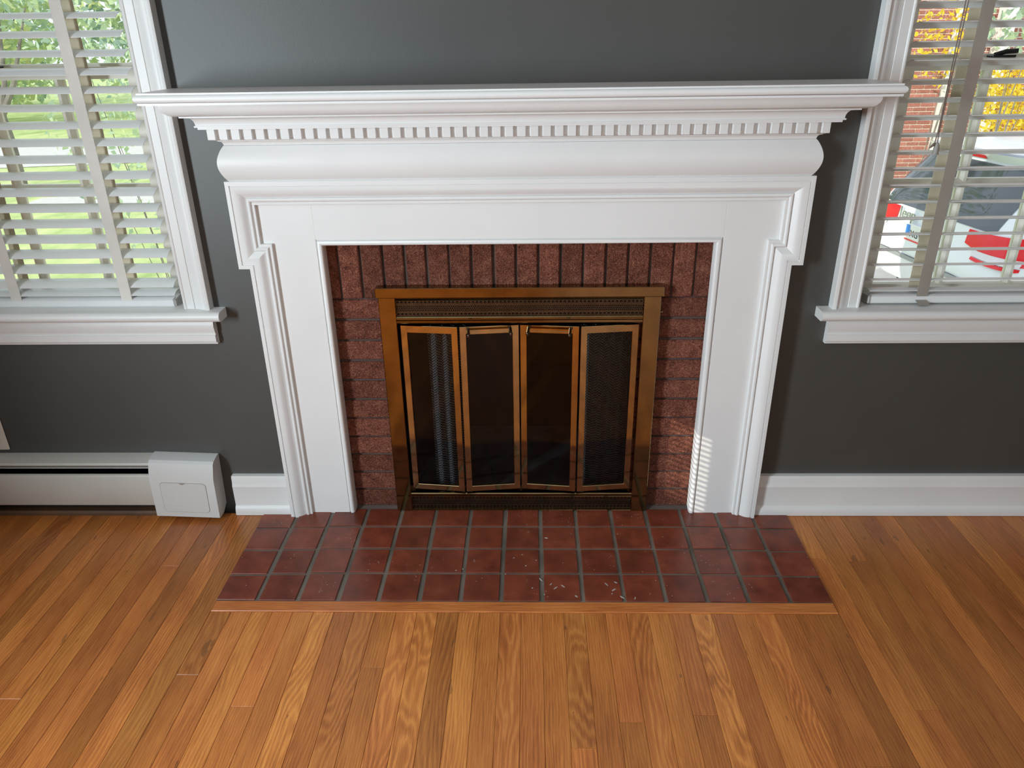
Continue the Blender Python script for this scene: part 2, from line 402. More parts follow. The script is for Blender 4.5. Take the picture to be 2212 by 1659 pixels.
# added panels blocking light at the unseen windows; side slit passes one sunbeam
wn=empty('window_3',(-ROOM_L,-2.09,.56)); struct(wn)
def kid(mb,name,mat,parent,**k):
    o=mb.build(name,mat,None,**k); o.parent=parent; o.matrix_parent_inverse=Matrix.Translation(-Vector(parent.location)); return o
m=MB()
for a,b,c,d in wall_cells(-2.62,-1.56,.56,1.76,[(sy0,sy1,sz0,sz1)]): m.box(-ROOM_L-.03,-ROOM_L-.028,a,b,c,d)
kid(m,'light_block_panel','white',wn)
for i in range(15): kid(MB().box(-ROOM_L-.026,-ROOM_L-.022,sy0,sy1,sz0+.004+i*.0185,sz0+.004+i*.0185+.0075),'slat','slat',wn)
wn=empty('window_4',(1.4,ROOM_Y,.65)); struct(wn)  # unseen opening added to go with the rear fill light
kid(MB().box(.3,2.5,ROOM_Y-.07,ROOM_Y-.06,.65,2.25),'light_block_panel','white',wn)

# ------------------------------------------------------------------ floor
floor = MB().box(-ROOM_L,ROOM_X,ROOM_Y,.13,-.2,-.012).build('floor','grease'); struct(floor,'oak strip floor')
PW=.05715
def plank(x0,x1,y0,y1,name='plank',mat='oak',tone=None,fig=None,z=0,bev=.0006):
    g=.00035; mb=MB()
    a,b,c,d=x0+g,x1-g,y0+g,y1-g; e=bev
    mb.add([(a,c,-.012),(b,c,-.012),(b,d,-.012),(a,d,-.012),(a,c,z-e),(b,c,z-e),(b,d,z-e),(a,d,z-e),(a+e,c+e,z),(b-e,c+e,z),(b-e,d-e,z),(a+e,d-e,z)],
        [(0,1,5,4),(1,2,6,5),(2,3,7,6),(3,0,4,7),(4,5,9,8),(5,6,10,9),(6,7,11,10),(7,4,8,11),(8,9,10,11)])
    o=mb.build(name,mat,floor,fix=False)
    o['tone']=random.choice([.78,.86,.92,.96,1.0,1.02,1.06,1.14])*random.uniform(.95,1.05) if tone is None else tone
    o['seed']=random.random(); o['figure']=random.choice([.06,.1,.12,.15,.2,.25,.3,.45,.8]) if fig is None else fig
    return o
YF=-2.3
joints={}
for (u,v) in ((804,1442),(1366,1560),(1263,1615),(1525,1545),(2006,1534),(1855,1212),(523,1526),(1900,1656)):
    p=pix(u,v,2,0); joints.setdefault(math.floor(p.x/PW),[]).append(p.y)
tone_at={}
for u,v,t in ((640,1500,1.15),(740,1500,.86),(1350,1400,1.06),(1530,1430,1.16),(250,1450,.72),(1830,1420,.74),(900,1600,1.1),(940,1600,.80),(1010,1500,1.12),(1100,1500,.95),(1250,1500,.86)):
    tone_at[math.floor(pix(u,v,2,0).x/PW)]=t
fig_at={}
for u,v,f_ in ((1525,1400,1.12),(870,1560,1.0),(740,1540,1.05),(1100,1560,.9),(1240,1560,.95)): fig_at[math.floor(pix(u,v,2,0).x/PW)]=f_
for k in range(-35,40):
    x0=k*PW; y1=-.487 if -15<=k<15 else -.02
    js=sorted(joints.get(k,[]),reverse=True)
    if not js and random.random()<.28: js=[random.uniform(-1.0,-.15) if abs(k)>=15 else random.uniform(-1.4,-1.0)]
    js=[j for j in js if j<y1-.08]+[YF]
    top=y1
    for i,j in enumerate(js):
        plank(x0,x0+PW,j,top,tone=tone_at.get(k) if i==0 else None,fig=fig_at.get(k) if i==0 else None); top=j
o=plank(-15*PW,15*PW,-.487,-.4455,'border_strip','oak_x',tone=1.08,fig=.25,z=.003,bev=.002)
rest=MB().box(-ROOM_L,ROOM_X,ROOM_Y,YF,-.012,0).build('floor_boards_far','oak',floor); rest['tone']=1.0; rest['seed']=.4; rest['figure']=.4; rest['kind']='stuff'
for a,b in ((-ROOM_L,-35*PW),(40*PW,ROOM_X)):
    rest=MB().box(a,b,YF,-.02,-.012,0).build('floor_boards_side','oak',floor); rest['tone']=.9; rest['seed']=.7; rest['figure']=.4; rest['kind']='stuff'

# ------------------------------------------------------------------ tiled hearth
hearth=empty('tiled_hearth',(0,-.2,0)); tag(hearth,'low hearth of dark red square tiles laid in front of the fireplace','hearth')
TP=.1143
kid(MB().box(-7.5*TP,7.5*TP,-.4455,.03,-.011,.0012),'grout_bed','grout',hearth)
ROWS=[(-.4435,-.3325),(-.3235,-.2165),(-.2075,-.1035),(-.0945,-.002)]
for c in range(15):
    for r,(ya,yb) in enumerate(ROWS):
        xa=-7.5*TP+c*TP+.0066; xb=xa+TP-.0132
        if c==0: xa=-7.5*TP+.001
        if c==14: xb=7.5*TP-.001
        j=-.009 if c in (0,14) else (-.005 if c in (1,13) else 0)
        jit=lambda:random.uniform(-.0012,.0012)
        mb=MB().cbox(xa+jit(),xb+jit(),ya+(0 if r==0 else j)+jit()*.5,yb+j*(1 if r<3 else 0)+jit()*.5,-.006,.0045+random.uniform(-.0005,.0005),.0009)
        kid(mb,'tile','tile',hearth)

# dried paint spatter on the tiles
mb=MB(); rnd=random.Random(31)
for (u,v) in ((1110,1205),(1128,1198),(1136,1222),(1158,1210),(1168,1252),(1092,1240),(1200,1270),(1216,1266),(1150,1270),(1176,1284),(1190,1262),(1310,1262),(1326,1274),(1344,1290),(1322,1282),(1330,1258),(1180,1100+62),(985,1232),(1000,1229),(1372,1292),(1245,1288)):
    p=pix(u,v,2,.0052); a=rnd.uniform(-1.4,1.4); L=rnd.choice([.003,.004,.011,.016]); Wd=rnd.uniform(.0014,.0026)
    ring=[]
    for k in range(8):
        t=2*PI*k/8; x=L*math.cos(t)*.5; y=Wd*math.sin(t); ring.append((p.x+x*math.cos(a)-y*math.sin(a),p.y+x*math.sin(a)+y*math.cos(a)))
    mb.rings([[(x,y,.0046) for x,y in ring],[(x,y,.0053) for x,y in ring]],True)
o=kid(mb,'paint_spatter','spatter',hearth); o['kind']='stuff'; o['label']='dried pale paint drips'

# ------------------------------------------------------------------ brick surround
surround=empty('brick_surround',(XM,.05,0)); tag(surround,'red textured brick facing between white mantel and brass fire doors','brickwork')
BY=.018
mb=MB()
for a,b,c,d in ((-.597,-.36,0,.97),(.36,.597,0,.97),(-.36,.36,.70,.97)): mb.box(XM+a,XM+b,BY+.008,.10,c,d)
kid(mb,'mortar','mortar',surround)
def brick(x0,x1,z0,z1):
    j=lambda a:random.uniform(-a,a)
    mb=MB().cbox(x0+j(.001),x1+j(.001),BY+j(.0015),.09,z0+j(.0008),z1+j(.0008),.003)
    # roughen the front arris
    kid(mb,'brick','brick',surround)
for k in range(-9,10):
    xa=-.013+k*.0641
    brick(max(xa+.0034,XM-.595),min(xa+.0641-.0034,XM+.595),.732,.955)
for k in range(11):
    za=.003+k*.0662
    for s in (-1,1):
        brick(*( (XM-.595,XM-.362) if s<0 else (XM+.352,XM+.595)), za+.0040, za+.0662-.0030)
# mortar lip at the foot
for s in (-1,1): kid(MB().prism([(.06,.0),(-.006,.001),(.004,.005),(.012,.009),(.06,.009)],'x',XM+s*.40,XM+s*.56),'mortar_fillet','mortar',surround)

# ------------------------------------------------------------------ firebox
fb=empty('firebox',(XM,.3,0)); tag(fb,'sooty black firebox behind the brass glass doors','firebox')
kid(MB().box(XM-.40,XM+.40,.095,.60,-.01,.005),'hearth_floor','ash',fb)
mb=MB()
mb.add([(XM-.40,.095,0),(XM-.28,.58,0),(XM+.28,.58,0),(XM+.40,.095,0),(XM-.40,.095,.78),(XM-.28,.58,.78),(XM+.28,.58,.78),(XM+.40,.095,.78)],[(0,1,5,4),(1,2,6,5),(2,3,7,6),(4,5,6,7)])
kid(mb,'liner','soot',fb)

# ------------------------------------------------------------------ mantel
mantel=empty('fireplace_mantel',(XM,0,0)); tag(mantel,'white painted wooden fireplace mantel with dentil moulding and wide shelf','mantel')
def returned(prof,K,name,mat='white',smooth=True,angle=30):
    R=[[(XM-(K+p),0,z),(XM-(K+p),-p,z),(XM+(K+p),-p,z),(XM+(K+p),0,z)] for p,z in prof]
    n=4; mb=MB(); mb.rings(R,False)
    o=len(R)
    mb.f.append((0,1,2,3)); mb.f.append(tuple((o-1)*4+i for i in (3,2,1,0)))
    return kid(mb,name,mat,mantel,smooth=smooth,angle=angle)
def arc(c,r0,r1,a0,a1,n): return [(c[0]+r0*math.cos(a0+(a1-a0)*i/n), c[1]+r1*math.sin(a0+(a1-a0)*i/n)) for i in range(n+1)]
nose=[(.196,1.3155),(.199,1.3155),(.199,1.3115)]+arc((.197,1.3025),.0095,.009,PI/2,-PI/2,10)+[(.2005,1.2930),(.2005,1.2880),(.150,1.2880)]
returned(nose,.698,'shelf')
cove=[(.145,1.2885),(.145,1.2810)]+[(.118+.0255*(1-math.sin(t))**1.0*1.0, 1.2555+.0240*(1-math.cos(t))) for t in [PI/2*(1-i/8) for i in range(9)]]
cove=[(.146,1.2885),(.146,1.2815)]+[(.146-.032*(1-math.cos(PI/2*i/9)), 1.2815-.0265*math.sin(PI/2*i/9)) for i in range(10)]+[(.114,1.2515),(.104,1.2515)]
cove+=[(.100-.013*math.sin(PI/2*i/8)**1.0, 1.2500-.0200*(1-math.cos(PI/2*i/8))) for i in range(9)]+[(.090,1.2300),(.090,1.2262),(.084,1.2262),(.084,1.2205),(.05,1.2205)]
returned(cove,.73,'crown_moulding')
returned([(.062,1.2215),(.062,1.1945),(.056,1.1900),(.052,1.1895)]+[(.052-.011*math.sin(PI/2*i/5),1.1880-.0120*(1-math.cos(PI/2*i/5))) for i in range(6)]+[(.02,1.1745)],.73,'bed_moulding')
N=50
for i in range(N):
    xa=-.8035+i*.0320
    kid(MB().cbox(xa,xa+.0212,-.0725,-.04,1.1930,1.2208,.0012),'dentil','white',mantel)
returned([(.03,1.1755)]+[(.042+.018*math.sin(PI*i/18)**.85,1.1755-.0925*i/18) for i in range(19)]+[(.03,1.083)],.73,'frieze',angle=50)
path=[(XM-.754,.0015),(XM-.754,.843),(XM-.785,.843),(XM-.785,1.0835),(XM+.785,1.0835),(XM+.785,.843),(XM+.754,.843),(XM+.754,.0015)]
prof=[(0,0),(0,.048),(.0105,.048),(.0108,.0450),(.0128,.0450),(.0135,.0472),(.020,.0468),(.027,.0450),(.033,.0420),(.039,.0375),(.0435,.0335),(.0465,.0318),(.0470,.0300),(.0480,.0345),(.051,.0362),(.0545,.0355),(.0575,.0325),(.0585,.0298),(.0592,.0298),(.0600,.0310),(.0655,.0305),(.0662,.0290),(.0662,0)]
kid(MB().rings(mitre_sweep(path,prof,0),True),'architrave_moulding','white',mantel,smooth=True,angle=28)
for s in (-1,1):
    xs=sorted((XM+s*.73,XM+s*.5665)); kid(MB().cbox(xs[0],xs[1],-.020,.016,.0015,1.03,.0006),'side_board','white',mantel)
kid(MB().cbox(XM-.5665,XM+.5665,-.0203,.016,.918,1.03,.0006),'header_board','white',mantel)
ip=[(XM-.5665,.0015),(XM-.5665,.918),(XM+.5665,.918),(XM+.5665,.0015)]
iprof=[(0,-.016),(.0,.0165),(.0022,.0165),(.003,.021),(.0055,.0236),(.009,.0245),(.013,.0236),(.016,.021),(.0175,.016),(.0175,-.016)]
kid(MB().rings(mitre_sweep(ip,iprof,0),True),'opening_bead','white',mantel,smooth=True,angle=40)

# ------------------------------------------------------------------ brass fire doors
BX=-.0055
ins=empty('fireplace_doors',(BX,0,.0045)); tag(ins,'antique brass bifold glass fireplace doors with pierced vent grilles','fire doors')
B=lambda mb,n,mt,p=ins,**k: kid(mb,n,mt,p,**k)
for s in (-1,1):
    xs=sorted((BX+s*.4095,BX+s*.3600)); B(MB().cbox(xs[0],xs[1],-.012,.03,.0045,.744,.0015),'stile','brass')
B(MB().cbox(BX-.4155,BX+.4155,-.017,.022,.744,.7735,.0015),'top_bar','brass')
def rail(z0,z1,name,y=-.009):
    h=z1-z0
    B(MB().prism([(y+.03,z0),(y+.003,z0),(y,z0+h*.10),(y+.0005,z0+h*.42),(y+.004,z0+h*.5),(y+.004,z0+h*.6),(y-.001,z0+h*.68),(y-.002,z0+h*.85),(y+.001,z1),(y+.03,z1)],'x',BX-.3605,BX+.3605),name,'brass',smooth=True,angle=30)
rail(.6625,.684,'rail'); rail(.7325,.7445,'rail')
rail(.0555,.0725,'rail'); rail(.0045,.0105,'rail')
def grille(z0,z1,rows_):
    h=z1-z0; mb=MB(); w_=.72; x0=BX-w_/2; y=-.002; t=.0007
    def bar(p,q,r=t):
        p=Vector((p[0],y,p[1])); q=Vector((q[0],y,q[1])); d=(q-p).normalized(); n=Vector((d.z,0,-d.x))*r
        mb.add([p-n,p+n,q+n,q-n,p-n+Vector((0,-.0022,0)),p+n+Vector((0,-.0022,0)),q+n+Vector((0,-.0022,0)),q-n+Vector((0,-.0022,0))],[(4,5,6,7),(0,4,7,3),(1,2,6,5)])
    zl,zh=z0+h*.26,z0+h*.74; s=.0058; n=int(w_/s)
    for i in range(n):
        xa=x0+i*s; k=2
        for j in range(k):
            za=zl+(zh-zl)*j/k; zb=zl+(zh-zl)*(j+1)/k
            bar((xa,za),(xa+s,zb)); bar((xa,zb),(xa+s,za))
    for zz in (z0+.0006,zl,zh,z1-.0006): bar((x0,zz),(x0+w_,zz),.0009)
    c=.0116; n=int(w_/c)
    for i in range(n):
        for (za,zb) in ((z0,zl),(zh,z1)):
            cx=x0+(i+.5)*c; cz=(za+zb)/2; r=min(c,zb-za)/2*.92
            P=[(cx+r*1.05*math.cos(2*PI*q/8),cz+r*math.sin(2*PI*q/8)) for q in range(8)]
            for q in range(8): bar(P[q],P[(q+1)%8],.0009)
            bar((cx-c/2,za),(cx,cz),.0006); bar((cx+c/2,za),(cx,cz),.0006)
    o=B(mb,'vent_grille','bronze',fix=False); o['kind']='stuff'
    B(MB().box(BX-.36,BX+.36,.012,.016,z0-.003,z1+.003),'grille_backing','black')
grille(.684,.7325,1); grille(.0105,.0555,1)
# bifold panels, hinge knuckle pushed forward
def panel(xa,ya,xb,yb,handle):
    d=Vector((xb-xa,yb-ya,0)); L=d.length; ang=math.atan2(d.y,d.x)
    e=empty('door_panel',(0,0,0)); e.parent=ins; e.matrix_parent_inverse=Matrix.Translation(-Vector(ins.location)); e.location=(xa,ya,.083); e.rotation_euler=(0,0,ang)
    H=.571; fw=.0195
    def sub(mb,n,mt,**k): return mb.build(n,mt,e,**k)
    sub(MB().cbox(0,fw,-.004,.006,0,H,.001),'frame_stile','brass_door'); sub(MB().cbox(L-fw,L,-.004,.006,0,H,.001),'frame_stile','brass_door')
    sub(MB().cbox(fw-.002,L-fw+.002,-.0043,.006,0,fw,.001),'frame_rail','brass_door'); sub(MB().cbox(fw-.002,L-fw+.002,-.0043,.006,H-fw-.003,H,.001),'frame_rail','brass_door')
    sub(MB().box(fw-.002,L-fw+.002,.001,.0035,fw-.002,H-fw),'glass_panel','smoke')
    if handle:
        mb=MB()
        for px in (.026,L-.026):
            mb.tube([(px,-.003,H-.008),(px,-.032,H-.016)],.0046,12); mb.lathe([(0,-.0058),(.0046,-.004),(.0058,0),(.0046,.004),(0,.0058)],(px,-.034,H-.0165),12)
        hb=sub(mb,'handle','post_bronze',smooth=True)
        MB().cbox(.026,L-.026,-.0235,-.0205,H-.0165,H-.0105,.0006).build('handle_bar','brass_door',e)
YE,YK=.006,-.013
panel(-.3585,YE,-.1875,YK,False); panel(-.1825,YK,-.0075,YE,True); panel(-.0035,YE,.1705,YK,True); panel(.1750,YK,.3470,YE,False)
B(MB().box(BX-.36,BX+.36,.02,.03,.0725,.083),'sill','bronze')
# gathered chain mesh curtains inside
for xa,xb in ((-.288,-.170),(.180,.330)):
    n=60; rings=[]
    for z in [.012+.62*i/10 for i in range(11)]:
        rings.append([(xa+(xb-xa)*i/n, .055+.012*math.sin(i/n*2*PI*(3.5 if xb<0 else 4.5)+.4*math.sin(z*5)), z) for i in range(n+1)])
    mb=MB().rings(rings,False); o=kid(mb,'mesh_curtain','mesh',fb,smooth=True,fix=False)
# small set screw on the side of the frame
B(MB().tube([(BX+.409,-.002,.692),(BX+.4145,-.002,.692),(BX+.4145,-.002,.692),(BX+.4175,-.002,.692)],[.0018,.0018,.0038,.0036],10),'side_screw','brass_door',smooth=True)

# ------------------------------------------------------------------ baseboards
def base(xa,xb,name,dz=0):
    p=[(0,.0015),(-.034,.0015),(-.034,.012),(-.0325,.022),(-.028,.030),(-.0245,.034),(-.0235,.038),(-.0225,.100),(-.0232,.104),(-.0215,.110),(-.019,.118),(-.0185,.134),(-.016,.1415),(0,.1415)]
    struct(MB().prism(p,'x',xa,xb).build(name,'white_trim',None,smooth=True,angle=25),'white painted baseboard')
base(-.948,XM-.7525,'baseboard_left'); base(XM+.7525,ROOM_X,'baseboard_right')
# torn paint edge beside heater end
# ------------------------------------------------------------------ windows
def window(s,idx):
    P=WIN[s]; xin=P['xin']; dz=P['dz']; X=lambda t:s*(xin+t)
    root=empty('window_%d'%idx,(s*(xin+OW/2),0,.70)); struct(root,'white framed sash window '+('looking onto the lawn' if s<0 else 'looking onto the parked car'))
    K=lambda mb,n,mt,**k: kid(mb,n,mt,root,**k)
    zs=.712+dz; zt=2.06
    # casing: mitred around the opening
    W=.0825
    xa,xb=sorted((X(-W+.004),X(OW+W-.004)))
    cp=[(xa,zs-.002),(xa,zt+W),(xb,zt+W),(xb,zs-.002)]
    cprof=[(0,0),(0,.030),(.0035,.0315),(.011,.0315),(.0135,.0285),(.0145,.0240),(.018,.0250),(.025,.0240),(.033,.0205),(.041,.0165),(.047,.0150),(.0485,.0135),(.0500,.0160),(.072,.0155),(.074,.0175),(.0775,.0185),(.0805,.0170),(.0825,.0140),(.0825,0)]
    K(MB().rings(mitre_sweep(cp,cprof,0),True),'casing','white_trim',smooth=True,angle=28)
    # jamb lining
    mb=MB(); t=.012
    for a in (-t,OW): 
        q=sorted((X(a),X(a+t))); mb.box(q[0],q[1],-.001,.13,zs-.02,zt+t)
    q=sorted((X(0),X(OW))); mb.box(q[0],q[1],-.001,.13,zt,zt+t)
    K(mb,'jamb','white_trim')
    # stool with rounded nose
    q=sorted((X(-W-.031),X(OW+W+.031)))
    nz=[(.0,zs-.030),(0,zs)]+[( -.046-.0150*math.sin(PI*i/10)*1.0, zs-.0145+.0145*math.cos(PI*i/10)) for i in range(11)]
    mb=MB().prism([(-.0005,zs-.029),(-.0005,zs)]+nz[2:],'x',q[0],q[1])
    K(mb,'stool','white_trim',smooth=True,angle=40)
    q=sorted((X(.0),X(OW))); K(MB().box(q[0],q[1],-.001,.13,zs-.03,zs),'stool_board','white_trim')
    q=sorted((X(-W+.006),X(OW+W-.006)))
    z0=zs-.111
    ap=[(0,zs-.029),(-.024,zs-.029),(-.0245,zs-.037),(-.021,zs-.0385),(-.0235,zs-.046),(-.0245,zs-.056),(-.022,zs-.068),(-.0185,zs-.078),(-.0185,zs-.0805),(-.023,zs-.0815),(-.0235,zs-.100),(-.0215,zs-.104),(-.0155,zs-.106),(-.015,z0),(0,z0)]
    K(MB().prism(ap,'x',q[0],q[1]),'apron','white_trim',smooth=True,angle=25)
    # sashes
    SY=.088; zb=zs+.002; zm=1.362+dz
    def frame(name,y0,y1,za,zc,st,rb,rt):
        mb=MB()
        for a,b in ((0.004,st),(OW-st,OW-.004)):
            q=sorted((X(a),X(b))); mb.box(q[0],q[1],y0,y1,za,zc)
        q=sorted((X(st),X(OW-st))); mb.box(q[0],q[1],y0,y1,za,za+rb); mb.box(q[0],q[1],y0,y1,zc-rt,zc)
        K(mb,name,'sash')
    frame('lower_sash',SY,SY+.034,zb,zm,.076,.034,.030)
    frame('upper_sash',SY+.040,SY+.070,zm-.020,zt,.076,.028,.05)
    def muntin(t):
        q=sorted((X(t-.011),X(t+.011))); c=(q[0]+q[1])/2
        K(MB().prism([(q[0],SY+.012),(c-.004,SY+.0012),(c+.004,SY+.0012),(q[1],SY+.012),(q[1],SY+.030),(q[0],SY+.030)],'z',zb+.03,zm-.025),'muntin','sash')
    pw=(OW-.152)/4
    for i in (1,2,3): muntin(.076+i*pw)
    zmid=(zb+zm)/2+.002
    q=sorted((X(.05),X(OW-.05))); K(MB().prism([(SY+.012,zmid-.011),(SY+.001,zmid-.004),(SY+.001,zmid+.004),(SY+.012,zmid+.011),(SY+.03,zmid+.011),(SY+.03,zmid-.011)],'x',q[0],q[1]),'muntin','sash')
    for i in range(4):
        q=sorted((X(.076+i*pw),X(.076+(i+1)*pw)))
        for a,b in ((zb+.03,zmid),(zmid,zm-.025)): K(MB().box(q[0],q[1],SY+.018,SY+.021,a,b),'pane','pane')
    q=sorted((X(.05),X(OW-.05))); K(MB().box(q[0],q[1],SY+.053,SY+.056,zm-.01,zt-.04),'pane','pane')
    # sash lock on the meeting rail
    lx=X(.455) if s<0 else X(.30)
    mb=MB().cbox(lx-.030,lx+.030,SY-.004,SY+.030,zm,zm+.006,.002); mb.tube([(lx-.02,SY+.01,zm+.006),(lx+.005,SY+.006,zm+.014),(lx+.03,SY-.006,zm+.016)],.006,8)
    K(mb,'sash_lock','dark_metal',smooth=True)
    return root
window(-1,1); window(1,2)

# ------------------------------------------------------------------ venetian blinds
def blind(s,label,tilt,tapes):
    P=WIN[s]; xin=P['xin']; dz=P['dz']; xa,xb=sorted((s*(xin+.033),s*(xin+OW-.033))); cx=(xa+xb)/2
    yc=.032; root=empty('venetian_blind',(cx,yc,.716+dz)); tag(root,label,'window blind')
    # slat mesh: shallow curved strip
    W=.050; n=8; top=[]; bot=[]
    for i in range(n+1):
        t=i/n-.5; h=.0060*(1-4*t*t); top.append((t*W,h+.0006)); bot.append((t*W,h-.0009))
    prof=top+bot[::-1]
    mb=MB().prism(prof,'x',xa-cx,xb-cx); me_o=mb.build('slat','slat',None,smooth=True,angle=40); me=me_o.data; bpy.data.objects.remove(me_o)
    z0=.780+dz-.003; pitch=.0443; zs=[z0+pitch*i for i in range(29)]
    for i,z in enumerate(zs):
        tl=tilt+random.uniform(-.018,.018)
        o=link('slat',me,root); o.location=(0,0,z-(.716+dz)); o.rotation_euler=(tl,random.uniform(-.0025,.0025),0)
    # bottom rail with end cap
    zr=.7315+dz; tr=tilt*.35
    o=link('slat',me,root); o.location=(0,-.003,.0345); o.rotation_euler=(tilt*.5,0,0)
    mb=MB().prism([(-.030,-.009),(-.027,-.013),(.027,-.013),(.030,-.009),(.030,.007),(.024,.0115),(0,.0125),(-.024,.0115),(-.030,.007)],'x',xa-cx,xb-cx)
    o=mb.build('bottom_rail','slat',root,smooth=True,angle=35); o.location=(0,0,zr-(.716+dz)-.004); o.rotation_euler=(tr,0,0)
    for e in (xa-cx-.002,xb-cx-.010):
        oc=MB().cbox(e,e+.012,-.031,.031,-.0135,.012,.004).build('end_cap','tassel',o)
    fz=math.sin(tilt)*.025
    for tx in tapes:
        lx=tx-cx
        # front and back webbing, plus a folded tail at the rail
        def web(name,y,mat,wob):
            n=60; ra=[]
            for i in range(n+1):
                z=.716+dz+.004+(2.02-.716)*i/n
                yy=y+wob*math.sin(z*2*PI/pitch)
                ra.append([(lx-.0155,yy,z-(.716+dz)),(lx+.0155,yy,z-(.716+dz)),(lx+.0155,yy+.0012,z-(.716+dz)),(lx-.0155,yy+.0012,z-(.716+dz))])
            MB().rings(ra,True).build(name,mat,root)
        web('ladder_tape',-.0285,'tape_front' if s>0 else 'tape_pale',.0004); web('ladder_tape',.0270,'tape_back',.0006)
        mb=MB()
        for z in zs[:20]:
            zz=z-(.716+dz)
            mb.tube([(lx-.012,-.027,zz-.004+fz*-1),(lx+.004,.0,zz-.0015),(lx+.010,.026,zz+fz*1-.003)],.0010,5)
        o=mb.build('ladder_rung','tape_back',root); 
        if s>0: MB().add([(lx-.018,-.030,.012),(lx+.014,-.030,.012),(lx+.020,-.044,.001),(lx-.012,-.046,.0008),(lx-.018,-.0290,.012),(lx+.014,-.029,.012),(lx+.020,-.043,.0022),(lx-.012,-.045,.002)],[(0,1,2,3),(4,7,6,5),(0,4,5,1),(1,5,6,2),(2,6,7,3),(3,7,4,0)]).build('tape_tail','tape_front',root)
    if s>0:
        bx=1.092-cx; y=-.036; Z=lambda z:z-(.716+dz)
        MB().tube([(bx-.006,y,Z(2.0)),(bx-.003,y,Z(1.4)),(bx-.001,y,Z(1.19)),(bx-.004,y,Z(1.16))],.0013,6).build('lift_cord','cord',root)
        MB().tube([(bx+.004,y,Z(2.0)),(bx+.003,y,Z(1.4)),(bx+.001,y,Z(1.19)),(bx+.003,y,Z(1.155))],.0013,6).build('lift_cord','cord',root)
        MB().lathe([(0,.030),(.004,.030),(.0065,.022),(.0075,.004),(.0085,.003),(.0085,0),(0,0)],(bx+.003,y,Z(1.128)),14).build('tassel','tassel',root,smooth=True,angle=40)
        MB().tube([(bx-.004,y-.002,Z(1.160)),(bx-.009,y-.003,Z(1.152)),(bx-.016,y-.003,Z(1.145))],[.0013,.0036,.0018],7).build('cord_knot','cord',root)
    return root
blind(-1,'white slatted blind with grey cloth tapes over the window above the heater',math.radians(17),(-1.160,-1.490,-1.820))
blind(1,'white slatted blind with brown cloth tapes and hanging pull cord, car behind',math.radians(-17),(1.150,1.490,1.800))

# ------------------------------------------------------------------ baseboard heater
ht=empty('baseboard_heater',(-1.5,0,0)); tag(ht,'long off-white electric baseboard heater under the window with lawn view','heater')
H=lambda mb,n,mt,p=ht,**k: kid(mb,n,mt,p,**k)
HX0,HX1=-2.04,-1.185
H(MB().prism([(0,.221),(-.012,.2205),(-.040,.2165),(-.0535,.213),(-.0560,.2095),(-.0560,.2050),(-.0545,.2050),(-.0535,.2085),(-.040,.2120),(-.012,.216),(0,.216)],'x',HX0,HX1),'top_cover','heater',smooth=True,angle=30)
H(MB().prism([(-.050,.172),(-.0565,.170),(-.0600,.162),(-.0600,.062),(-.0575,.057),(-.046,.054),(-.046,.057),(-.056,.060),(-.0585,.064),(-.0585,.161),(-.055,.1685),(-.050,.1705)],'x',HX0,HX1),'front_panel','heater',smooth=True,angle=30)
H(MB().prism([(-.040,.1935),(-.047,.1925),(-.047,.1900),(-.040,.191)],'x',HX0,HX1),'damper','heater')
H(MB().box(HX0,HX1,-.004,-.0002,.006,.216),'back_plate','black')
mb=MB()
for i in range(98):
    x=HX0+.02+i*.0084; mb.box(x,x+.0006,-.045,-.008,.075,.170)
o=H(mb,'heating_fins','dark_metal'); o['kind']='stuff'
H(MB().prism([(-.002,.0005),(-.036,.0005),(-.036,.010),(-.030,.016),(-.002,.016)],'x',HX0,HX1),'bottom_strip','shoe_wood')
cap=empty('end_cap'); cap.parent=ht; cap.matrix_parent_inverse=Matrix.Translation(-Vector(ht.location)); cap.location=(-1.088,0,.115); cap.rotation_euler=(0,math.radians(2.2),0)
cp=[(-.001,.108),(-.012,.109),(-.046,.103),(-.0545,.096),(-.0680,.050),(-.0655,-.098),(-.058,-.1005),(-.030,-.1005),(-.001,-.080)]
MB().prism(cp,'x',-.103,.103).build('cap_shell','heater_cap',cap,smooth=True,angle=22)
d=[]; 
for cx_,cz_,a0 in ((.062,.020,0),(-.060,.020,90),(-.060,-.066,180),(.062,-.066,270)):
    for k in range(5):
        a=math.radians(a0+k*22.5); d.append((cx_+.012*math.cos(a),cz_+.012*math.sin(a)))
def capy(z): return -.0680+(.050-z)*.0025/.148
mb=MB().rings([[(x,capy(z)+.001,z) for x,z in d],[(x,capy(z)-.0012,z) for x,z in d]],True)
mb.build('access_door','heater_cap',cap)
mb=MB().rings([[(x*1.018,capy(z)+.001,(z+.023)*1.025-.023) for x,z in d],[(x*1.018,capy(z)-.0003,(z+.023)*1.025-.023) for x,z in d]],True)
mb.build('door_seam','tape_front',cap)
mb=MB().prism([( -.011+.022*i/10, .0325-.006*math.sin(PI*i/10)) for i in range(11)],'y',-.0690,-.066); mb.build('finger_notch','tape_front',cap)

# wall plate, mostly outside the frame
wp=empty('wall_plate',(-1.694,0,.29)); tag(wp,'cream plastic outlet plate on the grey wall above the heater','outlet')
kid(MB().cbox(-1.731,-1.659,-.006,0,.234,.352,.003),'cover','plate',wp)
for z in (.268,.318): kid(MB().prism([(-1.695+.0165*math.cos(2*PI*i/20),z+.0135*math.sin(2*PI*i/20)) for i in range(20)],'y',-.0075,-.004),'socket','plate',wp)

